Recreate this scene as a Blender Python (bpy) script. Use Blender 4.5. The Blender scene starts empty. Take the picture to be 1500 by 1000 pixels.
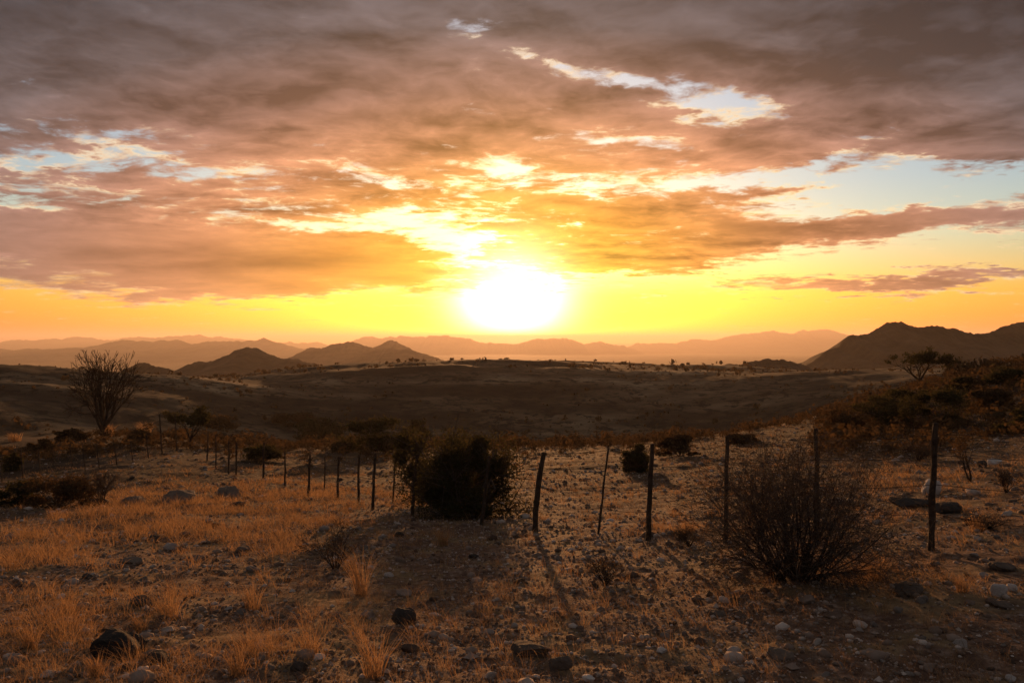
import bpy, math, random
import numpy as np

# ------------------------------------------------------------------ scene, camera, sky, sun
scene = bpy.context.scene
COL = scene.collection
F = 1180.0            # focal length in pixels of a 1500 px wide picture
V0 = 496.0            # row of the true horizon
EYE = 1.65            # eye height above the ground the photographer stands on
SUN_EL = math.radians(2.9)

cam_data = bpy.data.cameras.new('camera')
cam_data.sensor_width = 36.0
cam_data.lens = 36.0 * F / 1500.0
cam_data.shift_y = -(500.0 - V0) / 1500.0
cam_data.clip_start = 0.05
cam_data.clip_end = 120000.0
cam = bpy.data.objects.new('camera', cam_data)
cam.location = (0.0, 0.0, EYE)
cam.rotation_euler = (math.pi / 2, 0.0, 0.0)
COL.objects.link(cam)
scene.camera = cam

scene.render.engine = 'CYCLES'
scene.cycles.use_denoising = True
scene.cycles.max_bounces = 6
scene.cycles.diffuse_bounces = 3
scene.cycles.transparent_max_bounces = 24
scene.cycles.volume_bounces = 0
scene.view_settings.view_transform = 'Standard'
scene.view_settings.look = 'None'
scene.view_settings.exposure = 0.12
scene.view_settings.gamma = 1.0
scene.view_settings.use_curve_mapping = False

world = bpy.data.worlds.new('World')
scene.world = world
world.use_nodes = True
WT = world.node_tree
WT.nodes.clear()
world.cycles.sampling_method = 'MANUAL'
world.cycles.sample_map_resolution = 512


class NG:
    """small helper that writes node graphs as expressions"""
    def __init__(self, tree):
        self.t = tree

    def node(self, kind, **kw):
        n = self.t.nodes.new(kind)
        for k, v in kw.items():
            setattr(n, k, v)
        return n

    def put(self, sock, v):
        if v is None:
            return
        if isinstance(v, bpy.types.NodeSocket):
            self.t.links.new(v, sock)
        else:
            sock.default_value = v

    def m(self, op, a, b=None, c=None, clamp=False):
        n = self.node('ShaderNodeMath', operation=op, use_clamp=clamp)
        self.put(n.inputs[0], a)
        self.put(n.inputs[1], b)
        self.put(n.inputs[2], c)
        return n.outputs[0]

    def v(self, op, a, b=None, scale=None):
        n = self.node('ShaderNodeVectorMath', operation=op)
        self.put(n.inputs[0], a)
        self.put(n.inputs[1], b)
        if scale is not None:
            self.put(n.inputs['Scale'], scale)
        return n.outputs['Value'] if op in ('DOT_PRODUCT', 'LENGTH', 'DISTANCE') else n.outputs[0]

    def xyz(self, x, y, z):
        n = self.node('ShaderNodeCombineXYZ')
        for i, q in enumerate((x, y, z)):
            self.put(n.inputs[i], q)
        return n.outputs[0]

    def sep(self, a):
        n = self.node('ShaderNodeSeparateXYZ')
        self.put(n.inputs[0], a)
        return n.outputs

    def noise(self, vec, scale, detail=6.0, rough=0.55, dist=0.0, color=False, dims='3D', lac=2.0):
        n = self.node('ShaderNodeTexNoise', noise_dimensions=dims)
        self.put(n.inputs['Vector'], vec)
        n.inputs['Scale'].default_value = scale
        n.inputs['Detail'].default_value = detail
        n.inputs['Roughness'].default_value = rough
        n.inputs['Lacunarity'].default_value = lac
        n.inputs['Distortion'].default_value = dist
        return n.outputs['Color'] if color else n.outputs['Fac']

    def ramp(self, fac, stops, interp='LINEAR'):
        n = self.node('ShaderNodeValToRGB')
        r = n.color_ramp
        r.interpolation = interp
        while len(r.elements) < len(stops):
            r.elements.new(0.5)
        for e, (p, c) in zip(r.elements, stops):
            e.position = p
            e.color = (c[0], c[1], c[2], 1.0) if hasattr(c, '__len__') else (c, c, c, 1.0)
        self.put(n.inputs[0], fac)
        return n.outputs[0]

    def mix(self, fac, a, b, blend='MIX'):
        n = self.node('ShaderNodeMix', data_type='RGBA', blend_type=blend)
        self.put(n.inputs[0], fac)
        self.put(n.inputs[6], a if isinstance(a, bpy.types.NodeSocket) else (*a, 1.0))
        self.put(n.inputs[7], b if isinstance(b, bpy.types.NodeSocket) else (*b, 1.0))
        return n.outputs[2]

    def step(self, x, lo, hi):
        n = self.node('ShaderNodeMapRange', interpolation_type='SMOOTHSTEP')
        self.put(n.inputs[0], x)
        n.inputs[1].default_value = lo
        n.inputs[2].default_value = hi
        return n.outputs[0]


def build_sky():
    g = NG(WT)
    d = g.node('ShaderNodeTexCoord').outputs['Generated']
    d = g.v('NORMALIZE', d)
    x, y, z = g.sep(d)[:3]
    sky = g.node('ShaderNodeTexSky', sky_type='NISHITA', sun_disc=False)
    sky.sun_elevation = SUN_EL
    sky.sun_rotation = 0.0
    sky.altitude = 1400.0
    sky.air_density = 1.0
    sky.dust_density = 1.8
    sky.ozone_density = 1.5
    az = g.m('MULTIPLY', g.m('ARCTAN2', x, y), 1000.0)      # milliradians, 0 at the sun
    el = g.m('MULTIPLY', g.m('ARCSINE', z), 1000.0)
    zc = g.m('ADD', g.m('MAXIMUM', z, 0.0), 0.10)
    q = g.xyz(g.m('DIVIDE', x, zc), g.m('DIVIDE', y, zc), 0.0)  # a flat cloud deck seen from below
    qs = g.v('MULTIPLY', q, (1.0, 1.0, 1.0))
    # ragged outlines: bend the directions with noise before reading the layout of the cloud banks
    w = g.v('SUBTRACT', g.noise(qs, 1.3, 4.0, 0.6, color=True), (0.5, 0.5, 0.5))
    w2 = g.v('SUBTRACT', g.noise(qs, 4.5, 4.0, 0.65, color=True), (0.5, 0.5, 0.5))
    uv = g.v('ADD', g.xyz(az, el, 0.0), g.v('MULTIPLY', w, (190.0, 50.0, 0.0)))
    uv = g.v('ADD', uv, g.v('MULTIPLY', w2, (120.0, 40.0, 0.0)))
    wel = g.sep(uv)[1]
    # general cover: open along the horizon, closed higher up, everywhere round
    dens = g.m('MULTIPLY_ADD', g.step(wel, 40.0, 95.0), 0.95, -0.62)
    dens = g.m('MULTIPLY_ADD', g.step(wel, 190.0, 330.0), 0.45, dens)
    calm = 0.0
    for (px, py, rx, ry, ang, wt) in SKY_BANKS:
        a = math.atan((px - 750.0) / F)
        e = math.atan((V0 - py) / F * math.cos(a))
        mp = g.node('ShaderNodeMapping', vector_type='TEXTURE')
        mp.inputs[1].default_value = (a * 1000, e * 1000, 0)
        mp.inputs[2].default_value = (0, 0, math.radians(ang))
        mp.inputs[3].default_value = (rx * 1000 / F * 1.5, ry * 1000 / F * 1.5, 1000)
        g.put(mp.inputs[0], uv)
        gr = g.node('ShaderNodeTexGradient', gradient_type='QUADRATIC_SPHERE')
        g.put(gr.inputs[0], mp.outputs[0])
        if (px, py) in ((340, 388), (300, 425), (1310, 413), (1250, 328)):
            calm = g.m('MULTIPLY_ADD', gr.outputs[1], 2.6, calm)      # smooth low banks
        dens = g.m('MULTIPLY_ADD', gr.outputs[1], wt * (0.82 if wt < 0 else 0.9), dens)
    qw = g.v('ADD', qs, g.v('MULTIPLY', w, (0.35, 0.35, 0.0)))
    f1 = g.noise(qw, 2.2, 6.0, 0.56)
    fl = g.noise(g.v('ADD', qw, (0.0, 0.12, 0.0)), 2.2, 4.0, 0.56)      # the same deck a little nearer the sun
    f2 = g.noise(g.v('MULTIPLY', qw, (0.75, 1.0, 1.0)), 7.5, 6.0, 0.66)
    f3 = g.noise(g.v('MULTIPLY', qw, (0.8, 1.0, 1.0)), 17.0, 4.0, 0.62)
    broad = g.noise(g.v('MULTIPLY', qs, (0.6, 1.0, 1.0)), 0.9, 3.0, 0.5)
    dens = g.m('ADD', dens, g.m('MULTIPLY', g.m('SUBTRACT', f1, 0.5), 1.5))
    ruff = g.m('SUBTRACT', 1.0, g.m('MULTIPLY', g.m('MINIMUM', calm, 1.0), 0.75))
    f2c = g.m('MULTIPLY', g.m('SUBTRACT', f2, 0.5), ruff)
    dens = g.m('ADD', dens, g.m('MULTIPLY', f2c, 2.1))
    dens = g.m('ADD', dens, g.m('MULTIPLY', g.m('MULTIPLY', g.m('SUBTRACT', f3, 0.5), ruff), 1.1))
    opac = g.step(dens, -0.42, 0.26)
    thick = g.step(dens, 0.0, 1.0)
    # how sunset light fills the deck: by angle from the sun
    sdir = (0.0, math.cos(SUN_EL), math.sin(SUN_EL))
    gam = g.m('MULTIPLY', g.m('ARCCOSINE', g.m('MINIMUM', g.v('DOT_PRODUCT', d, sdir), 0.99999)), 180.0 / math.pi)
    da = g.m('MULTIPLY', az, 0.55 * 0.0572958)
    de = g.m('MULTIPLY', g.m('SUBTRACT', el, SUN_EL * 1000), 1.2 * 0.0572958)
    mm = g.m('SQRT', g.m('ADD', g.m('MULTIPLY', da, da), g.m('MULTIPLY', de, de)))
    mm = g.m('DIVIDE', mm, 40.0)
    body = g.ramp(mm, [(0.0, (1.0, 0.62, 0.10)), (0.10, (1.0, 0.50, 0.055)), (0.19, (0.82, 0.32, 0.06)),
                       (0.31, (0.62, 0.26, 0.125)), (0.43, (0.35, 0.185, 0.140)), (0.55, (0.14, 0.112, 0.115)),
                       (0.70, (0.058, 0.066, 0.082)), (0.85, (0.045, 0.052, 0.064)), (1.0, (0.145, 0.14, 0.15))])  # last stop: unseen overhead sky, lightened to add fill on the ground
    rim = g.ramp(mm, [(0.0, (1.0, 1.0, 0.6)), (0.2, (1.0, 0.82, 0.33)), (0.45, (0.95, 0.70, 0.42)),
                      (0.7, (0.48, 0.44, 0.42)), (1.0, (0.22, 0.22, 0.24))])
    # relief: sides turned to the sun lighter, thick bellies darker
    relief = g.m('MULTIPLY', g.m('MULTIPLY', g.m('SUBTRACT', f1, fl), ruff), 2.7)
    deep = g.step(dens, 0.9, 2.3)
    shade = g.m('ADD', g.m('MULTIPLY_ADD', deep, -0.32, g.m('MULTIPLY_ADD', thick, -0.36, 1.16)), relief)
    shade = g.m('ADD', shade, g.m('MULTIPLY', f2c, 0.22))
    shade = g.m('ADD', shade, g.m('MULTIPLY', g.m('SUBTRACT', broad, 0.5), 1.5))
    shade = g.m('MINIMUM', g.m('MAXIMUM', shade, 0.4), 1.6)
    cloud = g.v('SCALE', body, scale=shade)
    edge = g.m('SUBTRACT', 1.0, g.step(dens, -0.05, 0.34))
    edge = g.m('MULTIPLY', edge, g.step(g.m('ADD', f2, relief), 0.38, 0.72))
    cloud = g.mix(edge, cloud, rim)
    dusty = g.ramp(g.m('DIVIDE', el, 400.0), [(0.0, (0.84, 0.27, 0.05)), (0.13, (0.86, 0.51, 0.15)), (0.30, (0.80, 0.78, 0.66)), (0.45, (0.74, 0.80, 0.82)), (0.8, (0.82, 0.90, 1.0))])
    clear = g.v('MULTIPLY', sky.outputs[0], dusty)
    clear = g.v('MULTIPLY', clear, SKY_TINT)
    clear = g.v('SCALE', clear, scale=0.1)
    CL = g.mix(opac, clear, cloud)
    # light scattered forward round the sun, dimmed where cloud stands in front of it
    veil = g.m('MULTIPLY_ADD', opac, -0.62, 1.0)
    c1 = g.m('EXPONENT', g.m('MULTIPLY', g.m('POWER', g.m('DIVIDE', gam, 3.1), 2.0), -1.0))
    c2 = g.m('EXPONENT', g.m('DIVIDE', gam, -3.6))
    c3 = g.m('EXPONENT', g.m('DIVIDE', gam, -11.0))
    glow = g.v('SCALE', (4.0, 3.9, 3.4), scale=c1)
    glow = g.v('ADD', glow, g.v('SCALE', (2.2, 1.5, 0.05), scale=c2))
    glow = g.v('ADD', glow, g.v('SCALE', (0.5, 0.22, 0.0), scale=c3))
    glow = g.v('SCALE', glow, scale=veil)
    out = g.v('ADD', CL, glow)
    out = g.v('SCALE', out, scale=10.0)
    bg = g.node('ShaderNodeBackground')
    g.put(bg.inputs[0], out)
    bg.inputs[1].default_value = 0.1
    wo = g.node('ShaderNodeOutputWorld')
    WT.links.new(bg.outputs[0], wo.inputs[0])


SKY_TINT = (2.3, 2.3, 2.4)
# cloud banks (+) and gaps (-): picture column and row, half sizes, tilt, weight
SKY_BANKS = [
    (60, 238, 120, 16, 2, -1.25), (215, 212, 110, 26, 6, -0.8), (15, 292, 80, 20, 0, -0.9), (295, 243, 80, 20, 0, -0.8), (180, 190, 60, 16, 0, -0.5),
    (440, 325, 130, 16, -3, -1.35), (600, 322, 110, 24, -6, -1.0), (650, 350, 110, 22, -10, -1.0), (725, 258, 85, 30, -5, -1.1), (690, 378, 80, 16, -8, -0.8),
    (840, 275, 80, 15, 0, -0.9), (830, 328, 28, 8, 0, -1.0), (680, 45, 80, 24, 0, -0.95), (770, 75, 80, 24, -10, -0.85),
    (1070, 150, 150, 36, -8, -1.6), (930, 120, 120, 24, -8, -1.35), (1000, 165, 110, 24, 0, -1.0), (840, 95, 90, 22, -12, -0.75), (870, 210, 90, 17, 0, -1.0), (570, 268, 34, 13, 0, -0.8),
    (1320, 275, 290, 50, 0, -2.1), (1420, 145, 55, 26, 0, -1.0), (1330, 375, 330, 40, 0, -2.0), (1180, 240, 130, 16, 5, -0.9), (1290, 195, 110, 16, -4, -0.7),
    (1020, 264, 150, 15, 0, -0.8), (1000, 345, 70, 10, 0, -0.7), (950, 412, 120, 10, 0, -0.8),
    (1250, 328, 270, 17, 1, 1.9), (1140, 280, 130, 13, -3, 1.3), (1310, 413, 230, 15, 0, 2.1), (1080, 362, 190, 20, 6, 1.3),
    (930, 310, 150, 46, 0, 0.6), (1090, 212, 140, 32, 5, 1.0), (340, 388, 390, 56, -2, 1.0), (300, 425, 300, 24, 0, 0.9),
    (1350, 80, 330, 100, -14, 1.9), (1440, 220, 140, 24, -8, 0.8), (450, 160, 330, 70, 0, 0.5), (860, 370, 120, 20, 0, 0.5), (1480, 400, 40, 5, 0, 0.8),
]
build_sky()

sun_data = bpy.data.lights.new('sun', 'SUN')
sun_data.energy = 5.0
sun_data.angle = math.radians(0.53)
sun_data.color = (1.0, 0.46, 0.18)
sun = bpy.data.objects.new('sun', sun_data)
sun.rotation_euler = (-(math.pi / 2 - SUN_EL), 0.0, 0.0)
sun.location = (0, 60, 40)
COL.objects.link(sun)

# ------------------------------------------------------------------ helpers
rng = np.random.default_rng(20)
random.seed(20)


def tag(o, label=None, cat=None, group=None, kind=None):
    if label:
        o['label'] = label
    if cat:
        o['category'] = cat
    if group:
        o['group'] = group
    if kind:
        o['kind'] = kind
    return o


def link(name, data, parent=None, mats=()):
    o = bpy.data.objects.new(name, data)
    COL.objects.link(o)
    if parent is not None:
        o.parent = parent
    for mt in mats:
        if data is not None and mt.name not in data.materials:
            data.materials.append(mt)
    return o


def mesh_np(name, verts, faces, smooth=True):
    """verts (N,3); faces (M,3) or (M,4) all of one size"""
    verts = np.asarray(verts, np.float32)
    faces = np.asarray(faces, np.int32)
    me = bpy.data.meshes.new(name)
    k = faces.shape[1]
    me.vertices.add(len(verts))
    me.vertices.foreach_set('co', verts.ravel())
    me.loops.add(faces.size)
    me.loops.foreach_set('vertex_index', faces.ravel())
    me.polygons.add(len(faces))
    me.polygons.foreach_set('loop_start', np.arange(0, faces.size, k, dtype=np.int32))
    me.polygons.foreach_set('use_smooth', np.full(len(faces), smooth))
    me.update(calc_edges=True)
    me.validate()
    return me


def _hash(ix, iy, seed):
    h = (ix.astype(np.int64) * 374761393 + iy.astype(np.int64) * 668265263 + seed * 974634777) & 0x7fffffff
    h = ((h ^ (h >> 13)) * 1274126177) & 0x7fffffff
    h = ((h ^ (h >> 15)) * 2246822519) & 0x7fffffff
    return ((h ^ (h >> 16)) & 0xffff) / 65535.0


def vnoise(x, y, seed=0):
    x = np.asarray(x, float)
    y = np.asarray(y, float)
    ix = np.floor(x)
    iy = np.floor(y)
    fx = x - ix
    fy = y - iy
    fx = fx * fx * fx * (fx * (fx * 6 - 15) + 10)
    fy = fy * fy * fy * (fy * (fy * 6 - 15) + 10)
    a = _hash(ix, iy, seed)
    b = _hash(ix + 1, iy, seed)
    c = _hash(ix, iy + 1, seed)
    e = _hash(ix + 1, iy + 1, seed)
    return (a * (1 - fx) + b * fx) * (1 - fy) + (c * (1 - fx) + e * fx) * fy - 0.5


def fbm(x, y, seed=0, octv=4, gain=0.5):
    s = 0.0
    a = 1.0
    for i in range(octv):
        s = s + a * vnoise(np.asarray(x) * 2.03 ** i + 17.1 * i, np.asarray(y) * 2.03 ** i - 9.7 * i, seed + i)
        a *= gain
    return s


# ------------------------------------------------------------------ terrain
# measured ground: column, row of the ground there, and how far away that ground is (m)
CONTROL = []


def col_points(px, rows):
    for v, dist in rows:
        CONTROL.append((px, v, dist))


near = [(496 + F * (1.62 / q + 0.118), q) for q in (2.0, 3.2)]
col_points(-500, near + [(1010, 5), (800, 11), (730, 20), (695, 36), (635, 62), (590, 105), (530, 170), (540, 260), (580, 600), (560, 1500), (520, 6000), (506, 30000)])
TAIL = [(522, 6000), (506, 30000)]


def valley(px, near_rows, edge_v, crest_v, crest_d, beyond):
    """slope in front, hidden dip, then a far slope that climbs to a crest with its back to the sun"""
    t = 0.10
    sb = (edge_v - 2 - V0) / F
    sc = (crest_v - V0) / F
    db = crest_d * (t + sc) / (sb + t)
    dm = (db + crest_d) / 2
    sm = (sb * db + sc * crest_d) / 2 / dm
    far = [(edge_v + 12, db * 0.78), (edge_v - 2, db), (V0 + F * sm, dm), (crest_v, crest_d)]
    col_points(px, near + near_rows + far + beyond + TAIL)


valley(0, [(1010, 5), (800, 11.6), (738, 21), (700, 36), (641, 60)], 643, 537, 165, [(550, 240), (585, 500), (565, 1500)])
valley(200, [(1010, 5), (800, 11.8), (728, 22.5), (676, 38), (640, 60)], 643, 552, 170, [(566, 260), (570, 500), (548, 1100)])
valley(300, [(1010, 5), (800, 11.8), (727, 23), (688, 35), (646, 60)], 650, 556, 185, [(564, 300), (562, 520), (546, 1100)])
valley(400, [(1010, 5), (800, 11.8), (727, 23.5), (697, 33), (652, 58)], 656, 553, 205, [(560, 420), (543, 1100)])
valley(600, [(1010, 5), (800, 11.6), (745, 19), (700, 33), (656, 55)], 658, 535, 240, [(550, 460), (545, 1500)])
valley(750, [(1010, 5), (800, 11.6), (735, 20), (690, 33), (657, 50)], 658, 527, 255, [(545, 470), (545, 1500)])
valley(950, [(1010, 5), (791, 11.7), (730, 19), (690, 28), (655, 44)], 656, 537, 245, [(550, 460), (545, 1500)])
valley(1150, [(1010, 4.9), (800, 10), (720, 17), (670, 27), (643, 40)], 646, 551, 210, [(556, 500), (545, 1500)])
valley(1350, [(1010, 4.8), (806, 9.2), (720, 16), (660, 25), (610, 38), (564, 56)], 604, 556, 170, [(558, 500), (552, 1000)])
col_points(1500, near + [(1010, 4.8), (800, 9.0), (710, 15), (640, 24), (585, 35), (533, 50), (560, 90), (580, 120), (556, 160), (560, 520), (552, 1000)] + TAIL)
col_points(2000, near + [(1010, 4.8), (800, 9.0), (690, 15), (600, 25), (530, 38), (495, 52), (540, 110), (560, 170), (560, 520), (552, 1000)] + TAIL)


def _az(px):
    return np.arctan((np.asarray(px, float) - 750.0) / F)


_c = np.array(CONTROL)
_ca = _az(_c[:, 0])
_cy = _c[:, 2]
_cr = _cy / np.cos(_ca)
_cs = (_c[:, 1] - V0) / F * _cy / _cr            # drop below the eye for each metre of distance
_P = np.stack([_ca * 2.2, np.log(_cr)], 1)


def _kern(dx):
    return np.sqrt(dx + 0.02)


def _fit():
    n = len(_P)
    d2 = ((_P[:, None, :] - _P[None]) ** 2).sum(2)
    A = np.zeros((n + 3, n + 3))
    A[:n, :n] = _kern(d2) - np.eye(n) * 0.0004
    A[:n, n] = 1
    A[:n, n + 1:n + 3] = _P
    A[n:, :n] = A[:n, n:].T
    return np.linalg.solve(A, np.concatenate([_cs, [0, 0, 0]]))


_W = _fit()
AMAX = float(_az(2000))


def height_smooth(x, y):
    x = np.asarray(x, float)
    y = np.asarray(y, float)
    shp = x.shape
    x = x.ravel()
    y = y.ravel()
    r = np.hypot(x, y)
    a = np.clip(np.arctan2(x, y), float(_az(-500)), AMAX)
    rr = np.clip(r, 2.0, 32000.0)
    out = np.empty_like(r)
    for i in range(0, len(r), 40000):
        sl = slice(i, i + 40000)
        p = np.stack([a[sl] * 2.2, np.log(rr[sl])], 1)
        d2 = ((p[:, None, :] - _P[None]) ** 2).sum(2)
        out[sl] = _kern(d2) @ _W[:-3] + _W[-3] + p @ _W[-2:]
    z = EYE - out * rr
    # right under the photographer and behind, the slope simply goes on
    flat = -0.118 * np.clip(y, -60, 40)
    k = np.clip((r - 2.0) / 2.5, 0, 1)
    z = z * k + flat * (1 - k)
    back = np.clip((np.abs(np.arctan2(x, y)) - 0.95) / 0.6, 0, 1)
    z = z * (1 - back) + (-0.118 * np.clip(y, -80, 60) - 0.0 * r) * back
    return z.reshape(shp)


def height(x, y):
    x = np.asarray(x, float)
    y = np.asarray(y, float)
    r = np.hypot(x, y)
    z = height_smooth(x, y)
    z = z + 0.075 * np.clip(r / 12, 0.3, 1.6) * fbm(x * 0.55, y * 0.55, 3, 3)
    z = z + 0.040 * np.clip(1.4 - r / 80, 0, 1) * fbm(x * 3.4, y * 3.4, 9, 5, 0.6)
    z = z + 1.25 * np.clip((r - 60) / 80, 0, 1) * fbm(x * 0.035, y * 0.05, 21, 5, 0.55)
    z = z + 6.5 * np.clip((r - 130) / 250, 0, 1) * fbm(x * 0.011, y * 0.011, 31, 4) * np.clip(1.6 - r / 3000, 0.3, 1)
    return z


_RR = np.exp(np.linspace(math.log(3.0), math.log(1200.0), 1600))


def ground_at(px, v):
    """the first ground met along the line of sight through (px, v)"""
    a = float(_az(px))
    s = (v - V0) / F * math.cos(a)
    x = _RR * math.sin(a)
    y = _RR * math.cos(a)
    z = height(x, y)
    hit = np.nonzero(EYE - s * _RR <= z)[0]
    i = hit[0] if len(hit) else len(_RR) - 1
    return np.array([x[i], y[i], z[i]])


def on_ground(px, dist):
    """the ground in the direction of column px, dist metres ahead"""
    x = (px - 750.0) / F * dist
    return np.array([x, dist, float(height(np.array([x]), np.array([dist]))[0])])


def gz(x, y):
    return float(height(np.array([x]), np.array([y]))[0])


# ------------------------------------------------------------------ materials
def new_mat(name):
    mt = bpy.data.materials.new(name)
    mt.use_nodes = True
    mt.node_tree.nodes.clear()
    return mt, NG(mt.node_tree)


def finish(g, shader, disp=None):
    o = g.node('ShaderNodeOutputMaterial')
    g.t.links.new(shader, o.inputs[0])


def bsdf(g, color, rough=0.9, bump=None, bstr=0.5, bdist=0.02, spec=0.2):
    b = g.node('ShaderNodeBsdfPrincipled')
    g.put(b.inputs['Base Color'], color if isinstance(color, bpy.types.NodeSocket) else (*color, 1.0))
    g.put(b.inputs['Roughness'], rough)
    b.inputs['Specular IOR Level'].default_value = spec
    if bump is not None:
        bn = g.node('ShaderNodeBump')
        bn.inputs['Strength'].default_value = bstr
        bn.inputs['Distance'].default_value = bdist
        g.put(bn.inputs['Height'], bump)
        g.t.links.new(bn.outputs[0], b.inputs['Normal'])
    return b.outputs[0]


def ground_material():
    mt, g = new_mat('stony_soil')
    p = g.node('ShaderNodeNewGeometry').outputs['Position']
    r = g.v('LENGTH', p)
    fine = g.noise(p, 9.0, 6.0, 0.65)
    mid = g.noise(p, 1.1, 5.0, 0.6)
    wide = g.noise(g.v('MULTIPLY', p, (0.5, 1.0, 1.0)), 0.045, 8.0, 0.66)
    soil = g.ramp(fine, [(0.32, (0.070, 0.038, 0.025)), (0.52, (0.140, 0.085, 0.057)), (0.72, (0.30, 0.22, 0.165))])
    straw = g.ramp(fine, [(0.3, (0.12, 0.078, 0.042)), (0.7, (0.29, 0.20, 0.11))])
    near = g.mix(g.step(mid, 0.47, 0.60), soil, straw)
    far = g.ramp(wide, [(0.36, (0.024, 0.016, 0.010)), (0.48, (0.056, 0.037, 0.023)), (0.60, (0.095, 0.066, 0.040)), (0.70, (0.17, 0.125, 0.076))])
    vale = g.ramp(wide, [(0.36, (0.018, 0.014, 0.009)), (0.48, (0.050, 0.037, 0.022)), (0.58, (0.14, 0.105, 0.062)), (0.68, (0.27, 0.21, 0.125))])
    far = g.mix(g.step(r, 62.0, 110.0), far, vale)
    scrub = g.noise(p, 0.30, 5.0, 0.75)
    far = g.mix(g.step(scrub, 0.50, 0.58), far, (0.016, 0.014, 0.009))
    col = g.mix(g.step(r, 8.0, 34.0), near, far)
    h = g.m('ADD', g.m('MULTIPLY', g.noise(p, 14.0, 5.0, 0.7), 0.6), g.noise(p, 3.0, 4.0, 0.6))
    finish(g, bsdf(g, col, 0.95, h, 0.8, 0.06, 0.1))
    return mt


def hill_material(name, a, b, scale):
    mt, g = new_mat(name)
    p = g.node('ShaderNodeNewGeometry').outputs['Position']
    n = g.noise(p, scale, 8.0, 0.65)
    col = g.ramp(n, [(0.35, a), (0.65, b)])
    finish(g, bsdf(g, col, 0.95, n, 0.6, 0.25 / scale, 0.05))
    return mt


M_GROUND = ground_material()
M_HILL = hill_material('scrub_hillside', (0.035, 0.027, 0.018), (0.10, 0.07, 0.045), 0.03)
M_MOUNT = hill_material('bare_mountain', (0.09, 0.07, 0.05), (0.18, 0.13, 0.09), 0.002)


def build_ground():
    front = np.linspace(-0.80, 0.80, 520)
    side = np.linspace(0.80, 2 * math.pi - 0.80, 70)[1:-1]
    az = np.concatenate([front, side])
    r = np.concatenate([np.linspace(0.3, 4.0, 14)[:-1], np.exp(np.linspace(math.log(4.0), math.log(60), 330))[:-1],
                        np.exp(np.linspace(math.log(60), math.log(1200), 150))[:-1],
                        np.exp(np.linspace(math.log(1200), math.log(36000), 60))])
    A, R = np.meshgrid(az, r)
    X = R * np.sin(A)
    Y = R * np.cos(A)
    Z = height(X, Y)
    nr, na = X.shape
    verts = np.stack([X.ravel(), Y.ravel(), Z.ravel()], 1)
    i = np.arange(nr - 1)[:, None] * na
    j = np.arange(na)[None]
    jn = (j + 1) % na
    faces = np.stack([i + j, i + na + j, i + na + jn, i + jn], -1).reshape(-1, 4)[:, ::-1]
    c = np.array([[0, 0, gz(0.0, 0.01)]])
    me = mesh_np('ground', verts, faces)
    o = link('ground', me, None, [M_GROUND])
    tag(o, 'stony dry ground sloping down into the scrubby valley', 'ground', kind='structure')


build_ground()


def build_hill(name, label, dist, prof, depth, mat, seed, rough=0.10, sink=8.0, nx=0, ny=33):
    """a ridge with its own distance and thickness; prof = columns and rows of its skyline"""
    prof = np.array(prof, float)
    nx = int((prof[-1, 0] - prof[0, 0]) / 1.3)
    px = np.linspace(prof[0, 0], prof[-1, 0], nx)
    v = np.interp(px, prof[:, 0], prof[:, 1])
    k = np.hanning(7)
    k /= k.sum()
    v = np.convolve(np.pad(v, 3, mode='edge'), k, 'valid')
    v = v + (3.6 if name == 'mountain' else min(3.2, (prof[:, 1].max() - prof[:, 1].min()) * 0.09)) * fbm(px / (26.0 if name == 'mountain' else 15.0), px * 0, seed + 40, 5, 0.66)
    X0 = (px - 750) / F * dist
    top = EYE + (V0 - v) / F * dist
    t = np.linspace(-1, 1, ny)
    T, X = np.meshgrid(t, X0, indexing='ij')
    H = np.broadcast_to(top, T.shape)
    sc = depth
    bend = 0.22 * depth * fbm(X0 / sc * 0.9, X0 * 0, seed, 3)
    Y = dist + T * depth + bend[None]
    base = height_smooth(X, Y) - sink
    Tw = np.clip(np.abs(T) + 0.10 * fbm(X / sc * 2.2, T * 2.0, seed + 3, 3) * np.minimum(1, np.abs(T) * 4), 0, 1)
    shape = (1 - Tw ** 0.95) * (1 - 0.18 * np.sin(Tw * math.pi))
    rel = np.maximum(H - base, 0.0)
    gul = fbm(X / sc * 3.2, (Y - dist) / sc * 2.2, seed + 7, 5, 0.55)
    Z = base + rel * shape * (1 - rough * 2.4 * np.maximum(gul + 0.12, 0) * np.minimum(1, np.abs(T) * 5))
    Z = Z - rel * rough * 0.5 * np.maximum(fbm(X / sc * 16, (Y - dist) / sc * 16, seed + 11, 3) + 0.1, 0) * shape * np.minimum(1, np.abs(T) * 5)
    # along its ends it runs out under the plain
    e = np.minimum(np.linspace(0, 1, nx), np.linspace(1, 0, nx)) / 0.06
    e = np.clip(e, 0, 1)
    Z = base + (Z - base) * (e ** 0.7)[None]
    Z[0] -= sink
    Z[-1] -= sink
    Z[:, 0] -= sink
    Z[:, -1] -= sink
    verts = np.stack([X.ravel(), Y.ravel(), Z.ravel()], 1)
    i = np.arange(ny - 1)[:, None] * nx
    j = np.arange(nx - 1)[None]
    faces = np.stack([i + j, i + j + 1, i + nx + j + 1, i + nx + j], -1).reshape(-1, 4)
    o = link(name, mesh_np(name, verts, faces), None, [mat])
    tag(o, label, name.replace('_', ' '), kind='structure')
    return o


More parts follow.
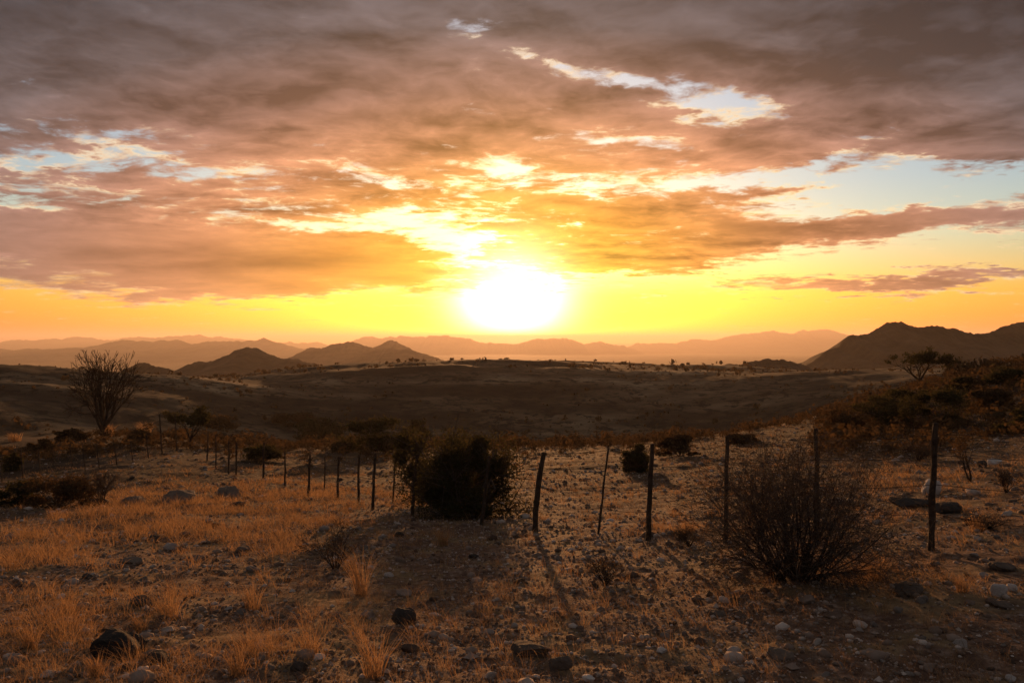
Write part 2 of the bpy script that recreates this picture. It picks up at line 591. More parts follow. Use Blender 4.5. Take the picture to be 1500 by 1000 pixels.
build_hill('hill', 'broad dark rocky hill rising on the right', 640, [(1100, 590), (1176, 532), (1200, 516), (1222, 504), (1234, 492), (1258, 489), (1274, 481), (1288, 474), (1306, 474), (1326, 481), (1346, 477), (1362, 479), (1380, 484), (1400, 488), (1420, 487), (1440, 478), (1460, 473), (1490, 472), (1520, 473), (1580, 464), (1680, 470), (1800, 500), (1900, 540)], 260, M_HILL, 5, 0.16, ny=55)
build_hill('hill', 'low dark dome hill in front of the big right hill', 430, [(960, 575), (1010, 549), (1050, 542), (1085, 535), (1110, 529), (1130, 526), (1152, 526), (1175, 532), (1200, 543), (1235, 556), (1290, 580)], 110, M_HILL, 8, 0.12)
build_hill('hill', 'thin low ridge left of the dark dome hill', 800, [(940, 560), (1000, 540), (1040, 536), (1080, 533), (1120, 535), (1180, 560)], 200, M_HILL, 9, 0.12)
build_hill('hill', 'dark pointed hill with a rounded summit left of centre', 760, [(230, 560), (262, 539), (285, 531), (300, 530), (316, 527), (332, 519), (346, 512), (358, 509), (368, 509), (380, 513), (395, 520), (412, 526), (435, 528), (455, 531), (480, 540), (520, 560)], 230, M_HILL, 12, 0.14)
build_hill('hill', 'small dark hump just right of the bare tree', 620, [(170, 556), (195, 537), (212, 531), (225, 530), (240, 535), (262, 541), (300, 560)], 120, M_HILL, 14, 0.12)
build_hill('hill', 'hazy brown double hump behind the dark pointed hill', 2300, [(370, 550), (405, 530), (424, 519), (438, 512), (455, 510), (478, 506), (492, 502), (508, 502), (525, 504), (545, 511), (575, 524), (640, 545)], 620, M_HILL, 16, 0.14)
build_hill('hill', 'hazy brown hill sloping down below the sun', 1900, [(450, 555), (478, 538), (500, 527), (530, 518), (552, 512), (565, 510), (590, 511), (612, 515), (640, 522), (668, 530), (720, 548)], 480, M_HILL, 18, 0.12)
build_hill('hill', 'hazy pointed peak showing behind the sloping hill', 2600, [(500, 545), (530, 520), (548, 507), (560, 500), (568, 499), (578, 501), (592, 507), (620, 525), (660, 545)], 360, M_HILL, 19, 0.12)
build_hill('mountain', 'pale jagged mountain range on the left, middle distance', 5600, [(-420, 525), (-200, 517), (0, 513), (25, 511), (40, 508), (55, 511), (80, 511), (110, 510), (135, 504), (152, 499), (162, 497), (180, 499), (205, 502), (222, 498), (240, 497), (262, 503), (290, 499), (322, 500), (345, 502), (368, 499), (380, 496), (392, 500), (412, 505), (440, 512), (520, 520)], 2200, M_MOUNT, 22, 0.12, 60)
build_hill('mountain', 'faintest far mountain range on the left horizon', 12500, [(-500, 505), (-200, 502), (0, 501), (50, 499), (68, 496), (78, 494), (90, 497), (118, 493), (135, 494), (150, 498), (175, 496), (200, 495), (230, 494), (262, 492), (300, 491), (318, 494), (345, 495), (372, 497), (440, 502), (540, 506)], 3000, M_MOUNT, 24, 0.10, 60)
build_hill('mountain', 'pale orange mountain range directly under the sun', 10500, [(440, 512), (490, 505), (515, 500), (530, 494), (545, 493), (556, 496), (570, 492), (590, 494), (620, 494), (636, 490), (655, 491), (675, 495), (700, 499), (735, 504), (770, 501), (800, 496), (815, 495), (835, 498), (860, 503), (880, 502), (900, 506), (960, 514)], 2600, M_MOUNT, 26, 0.12, 60)
build_hill('mountain', 'pale flat-topped mountain range right of the sun', 12500, [(900, 507), (980, 501), (1040, 497), (1060, 493), (1084, 488), (1100, 488), (1125, 486), (1140, 488), (1165, 485), (1200, 482), (1215, 485), (1235, 491), (1300, 497), (1420, 506)], 3000, M_MOUNT, 28, 0.10, 60)
build_hill('mountain', 'low hazy foothills on the plain right of the sun', 5200, [(860, 545), (930, 533), (985, 529), (1040, 530), (1075, 526), (1110, 525), (1150, 528), (1200, 526), (1260, 535)], 1500, M_MOUNT, 30, 0.12, 40)


def build_haze():
    mt, g = new_mat('evening_haze')
    pv = g.node('ShaderNodeVolumePrincipled')
    pv.inputs['Color'].default_value = (0.97, 0.84, 0.70, 1)
    pv.inputs['Density'].default_value = HAZE
    pv.inputs['Anisotropy'].default_value = 0.42
    o = g.node('ShaderNodeOutputMaterial')
    g.t.links.new(pv.outputs[0], o.inputs['Volume'])
    x, y0, y1, z0, z1 = 40000, -38000, 40000, -420, 156
    v = [(sx, sy, sz) for sz in (z0, z1) for sx, sy in ((-x, y0), (x, y0), (x, y1), (-x, y1))]
    f = [(3, 2, 1, 0), (4, 5, 6, 7), (0, 1, 5, 4), (1, 2, 6, 5), (2, 3, 7, 6), (3, 0, 4, 7)]
    o = link('haze', mesh_np('haze', v, f, False), None, [mt])
    tag(o, 'warm evening haze lying over the plain and mountains', 'haze', kind='stuff')


HAZE = 0.000085
build_haze()

# ------------------------------------------------------------------ builders for plants, stones and posts
def simple_mat(name, stops, scale=6.0, rough=0.9, bstr=0.5, bdist=0.02, source='Object', island=False, spec=0.1):
    mt, g = new_mat(name)
    tc = g.node('ShaderNodeTexCoord').outputs[source]
    n = g.noise(tc, scale, 6.0, 0.65)
    f = n
    if island:
        rnd = g.node('ShaderNodeNewGeometry').outputs['Random Per Island']
        f = g.m('MULTIPLY_ADD', rnd, 0.75, g.m('MULTIPLY', g.m('SUBTRACT', n, 0.38), 0.9))
    finish(g, bsdf(g, g.ramp(f, stops), rough, n, bstr, bdist, spec))
    return mt


def stone_mat(name, stops, scale):
    """each stone has its own tone"""
    mt, g = new_mat(name)
    tc = g.node('ShaderNodeTexCoord').outputs['Object']
    rnd = g.node('ShaderNodeObjectInfo').outputs['Random']
    n = g.noise(tc, scale, 7.0, 0.68)
    f = g.m('MULTIPLY_ADD', rnd, 0.8, g.m('MULTIPLY', g.m('SUBTRACT', n, 0.4), 1.1))
    finish(g, bsdf(g, g.ramp(f, stops), 0.9, n, 0.9, 0.25 / scale, 0.15))
    return mt


def leaf_mat(name, a, b, trans, tcol):
    """thin blades and leaves that let low sun through"""
    mt, g = new_mat(name)
    rnd = g.node('ShaderNodeNewGeometry').outputs['Random Per Island']
    col = g.ramp(rnd, [(0.0, a), (1.0, b)])
    df = g.node('ShaderNodeBsdfDiffuse')
    g.put(df.inputs[0], col)
    tr = g.node('ShaderNodeBsdfTranslucent')
    tcl = g.mix(0.6, col, tcol)
    g.put(tr.inputs[0], tcl)
    mx = g.node('ShaderNodeMixShader')
    mx.inputs[0].default_value = trans
    g.t.links.new(df.outputs[0], mx.inputs[1])
    g.t.links.new(tr.outputs[0], mx.inputs[2])
    finish(g, mx.outputs[0])
    return mt


M_STRAW = leaf_mat('dry_straw', (0.15, 0.088, 0.045), (0.46, 0.32, 0.18), 0.5, (0.50, 0.28, 0.115))
M_LEAF = leaf_mat('dark_green_leaves', (0.032, 0.030, 0.016), (0.066, 0.062, 0.030), 0.32, (0.12, 0.095, 0.03))
M_DRYLEAF = leaf_mat('brown_leaves', (0.05, 0.036, 0.022), (0.11, 0.075, 0.042), 0.3, (0.16, 0.09, 0.03))
M_TWIG = simple_mat('grey_brown_twigs', [(0.3, (0.05, 0.038, 0.029)), (0.7, (0.13, 0.10, 0.078))], 12.0)
M_BARK = simple_mat('dark_bark', [(0.3, (0.022, 0.016, 0.012)), (0.7, (0.065, 0.046, 0.033))], 5.0, bstr=0.9, bdist=0.03)
M_POST = simple_mat('weathered_post_wood', [(0.3, (0.025, 0.018, 0.013)), (0.7, (0.085, 0.062, 0.045))], 14.0, bstr=0.9, bdist=0.01)
M_WIRE = simple_mat('rusty_wire', [(0.3, (0.05, 0.03, 0.02)), (0.7, (0.10, 0.065, 0.045))], 30.0, 0.95, spec=0.02)
PALE = [(0.05, (0.075, 0.046, 0.032)), (0.35, (0.16, 0.11, 0.08)), (0.65, (0.29, 0.225, 0.18)), (0.95, (0.58, 0.50, 0.43))]
M_STONE = stone_mat('pale_stone', PALE, 7.0)
M_PEBBLE = simple_mat('pebbles', PALE, 3.0, island=True, bdist=0.01, source='Object')
M_DARKROCK = stone_mat('dark_rock', [(0.1, (0.020, 0.017, 0.015)), (0.9, (0.062, 0.052, 0.044))], 6.0)
M_BROWNROCK = stone_mat('brown_rock', [(0.1, (0.055, 0.042, 0.034)), (0.9, (0.17, 0.13, 0.10))], 5.0)
M_WHITEROCK = stone_mat('white_rock', [(0.1, (0.36, 0.32, 0.29)), (0.9, (0.62, 0.58, 0.53))], 5.0)


def prisms(p0, p1, r0, r1, n=3):
    """tapered n-sided rods, one for each row"""
    p0 = np.asarray(p0, float)
    p1 = np.asarray(p1, float)
    r0 = np.asarray(r0, float)
    r1 = np.asarray(r1, float)
    d = p1 - p0
    L = np.linalg.norm(d, axis=1, keepdims=True) + 1e-9
    d = d / L
    ref = np.where(np.abs(d[:, 2:3]) < 0.9, np.array([[0, 0, 1.0]]), np.array([[1.0, 0, 0]]))
    u = np.cross(d, ref)
    u /= np.linalg.norm(u, axis=1, keepdims=True)
    w = np.cross(d, u)
    a = np.arange(n) * 2 * math.pi / n
    ring = u[:, None] * np.cos(a)[None, :, None] + w[:, None] * np.sin(a)[None, :, None]
    p1 = p1 + d * (r1[:, None] * 0.6)
    A = p0[:, None] + ring * r0[:, None, None]
    B = p1[:, None] + ring * r1[:, None, None]
    V = np.concatenate([A, B], 1)
    j = np.arange(n)
    f = np.stack([j, (j + 1) % n, (j + 1) % n + n, j + n], 1)
    faces = (np.arange(len(p0))[:, None, None] * 2 * n + f[None]).reshape(-1, 4)
    return V.reshape(-1, 3), faces


def rod_mesh(name, segs, n=3):
    s = np.array(segs)
    v, f = prisms(s[:, 0:3], s[:, 3:6], s[:, 6], s[:, 7], n)
    return mesh_np(name, v, f)


def leaf_mesh(name, centers, size, seed, elong=1.8, up=0.3):
    r = np.random.default_rng(seed)
    n = len(centers)
    d = r.normal(size=(n, 3))
    d[:, 2] += up
    d /= np.linalg.norm(d, axis=1, keepdims=True)
    e = np.cross(d, r.normal(size=(n, 3)))
    e /= np.linalg.norm(e, axis=1, keepdims=True)
    s = size * r.uniform(0.55, 1.35, n)[:, None]
    c = np.asarray(centers)
    V = np.stack([c - d * s * elong * 0.5, c + e * s * 0.5, c + d * s * elong * 0.5, c - e * s * 0.5], 1)
    return mesh_np(name, V.reshape(-1, 3), np.arange(n * 4).reshape(-1, 4), False)


def unit(v):
    v = np.asarray(v, float)
    return v / (np.linalg.norm(v) + 1e-9)


def grow(segs, tips, p, d, length, rad, level, maxlev, rnd, spread, kids, droop=0.0, wob=0.22, shrink=0.66, steps=4, minr=0.0012):
    """one limb that wanders, tapers and branches"""
    p = np.array(p, float)
    d = unit(d)
    for i in range(steps):
        t = i / steps
        d = unit(d + np.array([rnd.gauss(0, wob), rnd.gauss(0, wob), rnd.gauss(0, wob) - droop]))
        q = p + d * length / steps
        r0 = max(rad * (1 - 0.55 * t), minr)
        r1 = max(rad * (1 - 0.55 * (t + 1 / steps)), minr)
        segs.append((*p, *q, r0, r1))
        p = q
        if level < maxlev and i >= 1:
            for _ in range(kids if i < steps - 1 else kids):
                if rnd.random() < 0.78:
                    a = unit(d + spread * np.array([rnd.gauss(0, 1), rnd.gauss(0, 1), rnd.gauss(0, 0.75)]))
                    grow(segs, tips, p, a, length * shrink * rnd.uniform(0.7, 1.15), rad * (1 - 0.5 * (t + 0.25)) * 0.62, level + 1, maxlev, rnd, spread, kids, droop, wob, shrink, max(2, steps - 1), minr)
    tips.append(tuple(p))


def fit(segs, tips, width, height_):
    """scale grown limbs to the wanted size, base at the origin"""
    s = np.array(segs)
    w = np.percentile(np.abs(np.concatenate([s[:, 3], s[:, 4]])), 98)
    h = np.percentile(s[:, 5], 97) * 1.06
    s[:, 2] = np.minimum(s[:, 2], h)
    s[:, 5] = np.minimum(s[:, 5], h)
    kx = width / 2 / w
    kz = height_ / h
    for c in (0, 1, 3, 4):
        s[:, c] *= kx
    for c in (2, 5):
        s[:, c] = s[:, c] * kz
    s[:, 2] = np.maximum(s[:, 2], -0.03)
    s[:, 5] = np.maximum(s[:, 5], -0.03)
    t = np.array(tips) * np.array([kx, kx, kz])
    return s, t


def empty(name, loc, label=None, cat=None, group=None):
    o = link(name, None)
    o.location = tuple(float(q) for q in loc)
    return tag(o, label, cat, group)


def twig_bush(name, loc, width, hgt, label, seed, stems=16, maxlev=3, group=None, leaves=0, lsize=0.02, rad=0.012, spread=0.5, lean=0.75, minr=0.0014, mat_leaf=None, kids=2, base=0.06):
    rnd = random.Random(seed)
    segs, tips, main = [], [], []
    for k in range(stems):
        a = rnd.uniform(0, 2 * math.pi)
        s = rnd.uniform(0.05, lean)
        d = np.array([math.cos(a) * s, math.sin(a) * s, 1.0])
        b = np.array([math.cos(a), math.sin(a), 0]) * rnd.uniform(0, base)
        grow(segs, tips, b, d, rnd.uniform(0.5, 0.8), rad, 0, maxlev, rnd, spread, kids, 0.0, 0.16, 0.62, 4, minr)
    s, t = fit(segs, tips, width, hgt)
    root = empty(name, loc, label, 'bush', group)
    thick = s[:, 6] > rad * 0.45
    link('stem', rod_mesh('stem', s[thick], 5), root, [M_BARK])
    link('twigs', rod_mesh('twigs', s[~thick], 3), root, [M_TWIG])
    if leaves:
        r = np.random.default_rng(seed)
        c = t[r.integers(0, len(t), leaves)] + r.normal(0, lsize * 1.6, (leaves, 3))
        link('foliage', leaf_mesh('foliage', c, lsize, seed), root, [mat_leaf or M_DRYLEAF])
    return root


def leafy_bush(name, loc, width, hgt, label, seed, leaves=3500, lsize=0.05, group=None, mat=None, cat='bush', lumps=16, dpt=None):
    r = np.random.default_rng(seed)
    rnd = random.Random(seed)
    dpt = dpt or width * 0.8
    # crown = many uneven clumps, denser towards their own skins
    cen = []
    for k in range(lumps):
        a = r.uniform(0, 2 * math.pi)
        q = math.sqrt(r.uniform(0, 1)) * 0.62
        zz = r.uniform(0.05, 0.80) * (1 - 0.55 * q * q)
        cen.append((math.cos(a) * q * width * 0.54, math.sin(a) * q * dpt * 0.54, zz * hgt, r.uniform(0.11, 0.33)))
    cen = np.array(cen)
    k = r.integers(0, lumps, leaves)
    d = r.normal(size=(leaves, 3))
    d /= np.linalg.norm(d, axis=1, keepdims=True)
    rr = r.uniform(0.15, 1.0, leaves) ** 0.45
    rr *= 1 + 0.5 * np.abs(r.normal(size=leaves)) * (r.random(leaves) < 0.3)
    c = cen[k, :3] + d * (rr * cen[k, 3])[:, None] * np.array([width * 0.62, dpt * 0.62, hgt * 0.62])
    c[:, 2] = np.abs(c[:, 2])
    root = empty(name, loc, label, cat, group)
    link('foliage', leaf_mesh('foliage', c, lsize, seed), root, [mat or M_LEAF])
    segs = []
    for k in range(lumps):
        p = np.array([r.normal(0, 0.06), r.normal(0, 0.06), -0.04])
        q = cen[k, :3]
        mid = p * 0.5 + q * 0.5 + r.normal(0, 0.08 * width, 3) * np.array([1, 1, 0.3])
        segs.append((*p, *mid, 0.016 * hgt, 0.010 * hgt))
        segs.append((*mid, *q, 0.010 * hgt, 0.005 * hgt))
        for _ in range(11):
            e = q + r.normal(0, 1, 3) * cen[k, 3] * np.array([width * 0.5, dpt * 0.5, hgt * 0.55])
            e[2] = abs(e[2])
            segs.append((*(mid * 0.3 + q * 0.7), *e, 0.006 * hgt, 0.0022 * hgt))
    link('branches', rod_mesh('branches', segs, 4), root, [M_TWIG])
    return root


def lumpy(name, seed, sub=3, squash=(1, 1, 0.7), jag=0.25, cuts=5, block=0.0):
    """a stone: a ball cut by random planes, then roughened"""
    import bmesh
    bm = bmesh.new()
    bmesh.ops.create_icosphere(bm, subdivisions=sub, radius=1.0)
    co = np.array([v.co[:] for v in bm.verts])
    r = np.random.default_rng(seed)
    if block:
        cube = co / np.abs(co).max(1, keepdims=True) * 0.8
        co = co * (1 - block) + cube * block
    for _ in range(cuts):
        n = unit(r.normal(size=3))
        h = r.uniform(0.45, 0.85)
        s = co @ n
        over = s > h
        co[over] -= ((s[over] - h) * 0.88)[:, None] * n
    k = 1 + jag * fbm(co[:, 0] * 1.7 + co[:, 2] * 0.9 + seed, co[:, 1] * 1.7 - co[:, 2] * 1.3, seed, 3, 0.55)
    co = co * k[:, None] * np.array(squash)
    f = np.array([[v.index for v in q.verts] for q in bm.faces])
    bm.free()
    return co, f


# ------------------------------------------------------------------ fences
def post_mesh(name, hgt, rad, lean, seed, bury=0.25):
    """a cut branch used as a post: uneven, tapered, a little crooked, capped"""
    r = np.random.default_rng(seed)
    n, m = 9, 9
    t = np.linspace(-bury, hgt, m)
    cx = np.cumsum(r.normal(0, rad * 0.22, m))
    cy = np.cumsum(r.normal(0, rad * 0.22, m))
    V = []
    for i in range(m):
        f = max(t[i], 0) / hgt
        for j in range(n):
            a = j * 2 * math.pi / n
            q = rad * (1.08 - 0.25 * f) * (1 + r.normal(0, 0.09))
            V.append((cx[i] - cx[0] + lean[0] * t[i] + math.cos(a) * q, cy[i] - cy[0] + lean[1] * t[i] + math.sin(a) * q, t[i]))
    fc = []
    for i in range(m - 1):
        for j in range(n):
            fc.append((i * n + j, i * n + (j + 1) % n, (i + 1) * n + (j + 1) % n, (i + 1) * n + j))
    V.append(tuple(np.mean(V[-n:], 0) + np.array([0, 0, rad * 0.15])))
    c = len(V) - 1
    for j in range(n):
        fc.append(((m - 1) * n + j, (m - 1) * n + (j + 1) % n, c, c))
    me = bpy.data.meshes.new(name)
    me.from_pydata(V, [], [f if f[2] != f[3] else f[:3] for f in fc])
    me.update()
    return me


def build_fence(label, posts, wire_heights, seed):
    """posts: (x, y, height, radius, lean_x, kind)"""
    first = posts[0]
    root = empty('wire_fence', (first[0], first[1], gz(first[0], first[1])), label, 'fence')
    base = np.array(root.location)
    r = np.random.default_rng(seed)
    pts = []
    for i, (x, y, h, rad, lx, kind) in enumerate(posts):
        z = gz(x, y)
        ly = r.normal(0, 0.03)
        me = post_mesh(kind, h, rad, (lx, ly), seed * 50 + i)
        o = link(kind, me, root, [M_POST])
        o.location = (x - base[0], y - base[1], z - base[2])
        pts.append((np.array([x, y, z]), h, lx, ly))
    for wf in wire_heights:
        segs = []
        for (a, ha, la, ya), (b, hb, lb, yb) in zip(pts[:-1], pts[1:]):
            za, zb = wf * min(ha, 1.35), wf * min(hb, 1.35)
            A = a + np.array([la * za, ya * za, za]) - base
            B = b + np.array([lb * zb, yb * zb, zb]) - base
            prev = A
            sag = r.uniform(0.0, 0.05)
            for k in range(1, 5):
                t = k / 4
                q = A * (1 - t) + B * t - np.array([0, 0, sag * 4 * t * (1 - t)])
                segs.append((*prev, *q, 0.0034, 0.0034))
                prev = q
        link('wire', rod_mesh('wire', segs, 4), root, [M_WIRE])
    return root


def fence_post(px_top, v_top, px_base, v_base, thick_px, kind='post', dist=None):
    p = ground_at(px_base, v_base) if dist is None else on_ground(px_base, dist)
    y = p[1]
    h = (v_base - v_top) / F * y if dist is None else EYE + (V0 - v_top) / F * y - p[2]
    lean = (px_top - px_base) / F * y / h
    return (p[0], y, max(h, 0.5), max(thick_px / F * y * 0.42 * fence_thin, 0.011), lean, kind)


fence_thin = 1.0
near_posts = [fence_post(1640, 596, 1632, 838, 12),
              fence_post(1366, 620, 1366, 806, 11), fence_post(1199, 629, 1197, 800, 9), fence_post(1063, 638, 1062, 794, 8),
              fence_post(957, 650, 950, 791, 9), fence_post(891, 656, 877, 782, 4.0, 'dropper'), fence_post(795, 661, 784, 778, 10),
              fence_post(716, 668, 706, 769, 6), fence_post(614, 665, 604, 757, 6), fence_post(578, 668, 576, 735, 3.0, 'dropper'),
              fence_post(550, 664, 546, 746, 5), fence_post(525, 666, 524, 737, 4), fence_post(496, 668, 495, 731, 4),
              fence_post(475, 668, 475, 719, 2.4, 'dropper'), fence_post(455, 667, 452, 727, 4), fence_post(418, 662, 417, 712, 3),
              fence_post(386, 648, 385, 702, 3.6), fence_post(346, 648, 346, 696, 3), fence_post(335, 646, 335, 694, 3.2),
              fence_post(316, 636, 316, 684, 2.4, 'dropper'), fence_post(303, 632, 303, 675, 2.6)]
build_fence('crooked wooden post and wire fence crossing the slope from the right edge', near_posts, (0.3, 0.55, 0.8, 0.97), 3)
fence_thin = 0.62
left_posts = [fence_post(257, 608, 259, 661, 3.6), fence_post(234, 608, 238, 667, 4), fence_post(213, 634, 218, 671, 3),
              fence_post(190, 645, 195, 677, 3), fence_post(167, 648, 171, 681, 3), fence_post(140, 650, 145, 688, 2.6),
              fence_post(121, 648, 125, 692, 2.8), fence_post(103, 652, 106, 684, 3), fence_post(78, 650, 79, 690, 1.8, 'dropper'),
              fence_post(57, 660, 59, 697, 3), fence_post(30, 658, 34, 702, 3.6), fence_post(1, 676, 3, 706, 2.8), fence_post(-40, 672, -37, 712, 3)]
build_fence('thin straggling fence below the bare tree on the left', left_posts, (0.35, 0.7, 0.95), 4)


# ------------------------------------------------------------------ trees
def limb_tree(name, label, loc, width, hgt, seed, limbs, leaves=0, lsize=0.1, flat=False, rad=0.16, maxlev=4, mat=None, minr=0.006, spread=0.42, trunk_to=0.25, kids=2):
    rnd = random.Random(seed)
    segs, tips = [], []
    for d, L, r0 in limbs:
        grow(segs, tips, (rnd.uniform(-0.04, 0.04), rnd.uniform(-0.04, 0.04), trunk_to), d, L, r0, 0, maxlev, rnd, spread, kids, -0.03, 0.15, 0.66, 4, minr)
    s, t = fit(segs, tips, width, hgt)
    big = max(q[2] for q in limbs)
    root = empty(name, loc, label, 'tree')
    thick = s[:, 6] > big * 0.35
    tr = list(map(tuple, s[thick]))
    k = trunk_to * hgt / max(np.percentile(np.array(segs)[:, 5], 99.5), 1e-3)
    tr.append((0, 0, -0.2, 0, 0, k * 0.5, big * 1.5, big * 1.15))
    tr.append((0, 0, k * 0.5, 0, 0, k + 0.03, big * 1.15, big * 1.0))
    link('trunk', rod_mesh('trunk', tr, 8), root, [M_BARK])
    cr = link('crown', rod_mesh('crown', s[~thick], 3), root, [M_BARK])
    if leaves:
        r = np.random.default_rng(seed)
        if flat:
            t = t[t[:, 2] > np.percentile(t[:, 2], 35)]
        c = t[r.integers(0, len(t), leaves)] + r.normal(0, lsize * 1.2, (leaves, 3)) * np.array([1.3, 1.3, 0.7])
        link('leaves', leaf_mesh('leaves', c, lsize, seed), cr, [mat or M_LEAF])
    return root


p = ground_at(150, 641)
k = p[1] / F
limb_tree('bare_tree', 'tall leafless tree with spreading thin twigs on the left skyline', p, 94 * k, 128 * k, 41,
          [((-0.35, 0.1, 1), 1.7, 0.13), ((0.45, -0.1, 1), 1.6, 0.12), ((0.05, 0.4, 1), 1.5, 0.10), ((-0.12, -0.3, 1), 1.5, 0.09), ((0.85, 0.2, 0.8), 1.4, 0.09), ((-0.85, 0.1, 0.8), 1.4, 0.09), ((0.3, 0.5, 1), 1.7, 0.09), ((-0.55, -0.3, 1), 1.6, 0.09), ((0.2, -0.5, 1.1), 1.7, 0.08)], 0, 0.08, False, maxlev=3, minr=0.015, spread=0.5, kids=3)
p = on_ground(1348, 58)
k = p[1] / F
limb_tree('acacia_tree', 'umbrella shaped tree standing out against the right hill', p, 66 * k, (EYE + (V0 - 518) / k / F * k * 1.0) and max(2.4, EYE + (V0 - 518) * k - p[2]), 43,
          [((-0.6, 0.1, 1), 1.2, 0.09), ((0.5, -0.2, 1), 1.2, 0.085), ((0.1, 0.5, 1), 1.1, 0.07), ((-0.1, -0.4, 1.2), 1.1, 0.06)], 3600, 0.085, True, maxlev=3, minr=0.014, spread=0.5, trunk_to=0.35)
p = on_ground(1394, 57)
k = p[1] / F
limb_tree('small_tree', 'little round tree right of the umbrella shaped tree', p, 26 * k, 1.3, 44,
          [((-0.5, 0.1, 1), 1.0, 0.035), ((0.5, -0.2, 1), 1.0, 0.035), ((0.1, 0.5, 1), 1.0, 0.03)], 500, 0.07, False, maxlev=3, minr=0.006)
p = ground_at(279, 657)
k = p[1] / F
limb_tree('small_tree', 'dark leafy little tree beside the far corner of the fence', p, 66 * k, 58 * k, 45,
          [((-0.6, 0.1, 0.9), 1.0, 0.06), ((0.6, -0.2, 0.9), 1.0, 0.06), ((0.1, 0.5, 1), 1.0, 0.05), ((1.0, 0.0, 0.7), 1.0, 0.045)], 2600, 0.085, True, maxlev=3, minr=0.006, trunk_to=0.7)
p = on_ground(733, 66)
k = p[1] / F
limb_tree('dead_tree', 'thin dead tree behind the big bush, below the sun', p, 44 * k, 42 * k, 46,
          [((-0.4, 0.1, 1), 1.0, 0.04), ((0.5, -0.2, 1), 1.0, 0.04), ((0.1, 0.4, 1), 1.0, 0.03)], 0, maxlev=3, minr=0.008)
p = ground_at(1420, 706)
k = p[1] / F
limb_tree('sapling', 'thin two-stemmed sapling beyond the fence on the right', p, 60 * k, 72 * k, 47,
          [((-0.15, 0.1, 1), 1.3, 0.022), ((0.12, -0.1, 1), 1.4, 0.024)], 500, 0.022, False, maxlev=3, mat=M_DRYLEAF, minr=0.0025, trunk_to=0.02)

# ------------------------------------------------------------------ bushes
p = ground_at(1165, 850)
k = p[1] / F
twig_bush('twiggy_bush', p, 325 * k, 208 * k, 'big grey twiggy bush in front of the fence on the right', 51, 76, 3, leaves=7000, lsize=0.011, rad=0.010, spread=0.75, lean=1.9, minr=0.0015, kids=3, base=0.24)
p = ground_at(690, 757)
k = p[1] / F
leafy_bush('leafy_bush', p, 188 * k, 140 * k, 'large dense dark green bush beside the fence, left of centre', 52, 24000, 0.030, lumps=40)
p = on_ground(640, p[1] + 3.2)
k = p[1] / F
leafy_bush('leafy_bush', p, 160 * k, 1.22 * max(1.2, EYE - (618 - V0) * k - p[2]), 'tall dark bush behind the large dense bush left of centre', 53, 15000, 0.036, lumps=30)
BUSH = [  # column, row of the base, width, height, kind, label
    (22, 742, 74, 46, 'leafy', 'green leafy bush at the left edge beside the wide brown bush'),
    (88, 744, 116, 56, 'brown', 'wide dark brown bush near the left edge'),
    (148, 742, 52, 54, 'twig', 'reddish twiggy shrub right of the wide brown bush'),
    (938, 692, 62, 46, 'leafy', 'dark bush directly behind a post right of centre'),
    (996, 668, 84, 36, 'brown', 'low dark bush beyond the fence, right of centre'),
    (545, 662, 128, 60, 'leafy', 'broad dark bush mass beyond the fence left of centre'),
    (470, 646, 86, 40, 'leafy', 'rounded dark bush between the little tree and the broad bush mass'),
    (384, 674, 74, 30, 'leafy', 'low dark bush behind the fence left of the broad bush mass'),
    (320, 628, 70, 28, 'brown', 'rounded brown bush just right of the little tree'),
    (430, 622, 70, 22, 'brown', 'small far brown bush on the valley slope, left of centre'),
    (610, 640, 60, 30, 'leafy', 'small dark bush peeping out above the broad bush mass'),
    (105, 646, 54, 22, 'brown', 'low brown bush left of the bare tree foot'),
    (205, 650, 60, 24, 'brown', 'low brown bush right of the bare tree foot'),
    (18, 690, 34, 30, 'leafy', 'small green bush among the fence posts at the far left'),
    (60, 660, 46, 20, 'brown', 'low dark bush behind the thin fence at the left'),
    (1236, 640, 90, 42, 'brown', 'brown bush at the foot of the right slope'),
    (1300, 628, 120, 56, 'leafy', 'dark bush on the right slope left of the tall black bush'),
    (1375, 628, 130, 72, 'leafy', 'tall blackish bush on the right slope behind the thick post'),
    (1330, 600, 90, 38, 'leafy', 'dark bush under the umbrella shaped tree'),
    (1440, 606, 90, 44, 'brown', 'brown bush high on the right slope'),
    (1478, 566, 80, 32, 'leafy', 'dark bush on the skyline of the right slope'),
    (1415, 575, 60, 26, 'leafy', 'small dark bush on the right slope below the little round tree'),
    (1490, 634, 70, 40, 'leafy', 'dark green bush at the right edge of the slope'),
    (1474, 722, 34, 36, 'twig', 'small dark shrub at the right edge beyond the fence'),
    (1345, 676, 54, 30, 'twig', 'low brown shrub just left of the thick post'),
    (1448, 776, 66, 22, 'grassy', 'low tufty shrub right of the thick post'),
    (492, 836, 100, 70, 'twig', 'thin brown twiggy shrub on the open slope left of centre'),
    (888, 858, 76, 38, 'twig', 'low dark twiggy shrub in the centre foreground'),
    (1010, 800, 50, 26, 'twig', 'small twiggy shrub left of the big grey bush'),
    (1090, 650, 60, 18, 'brown', 'low scrub behind the fence above the big grey bush'),
]
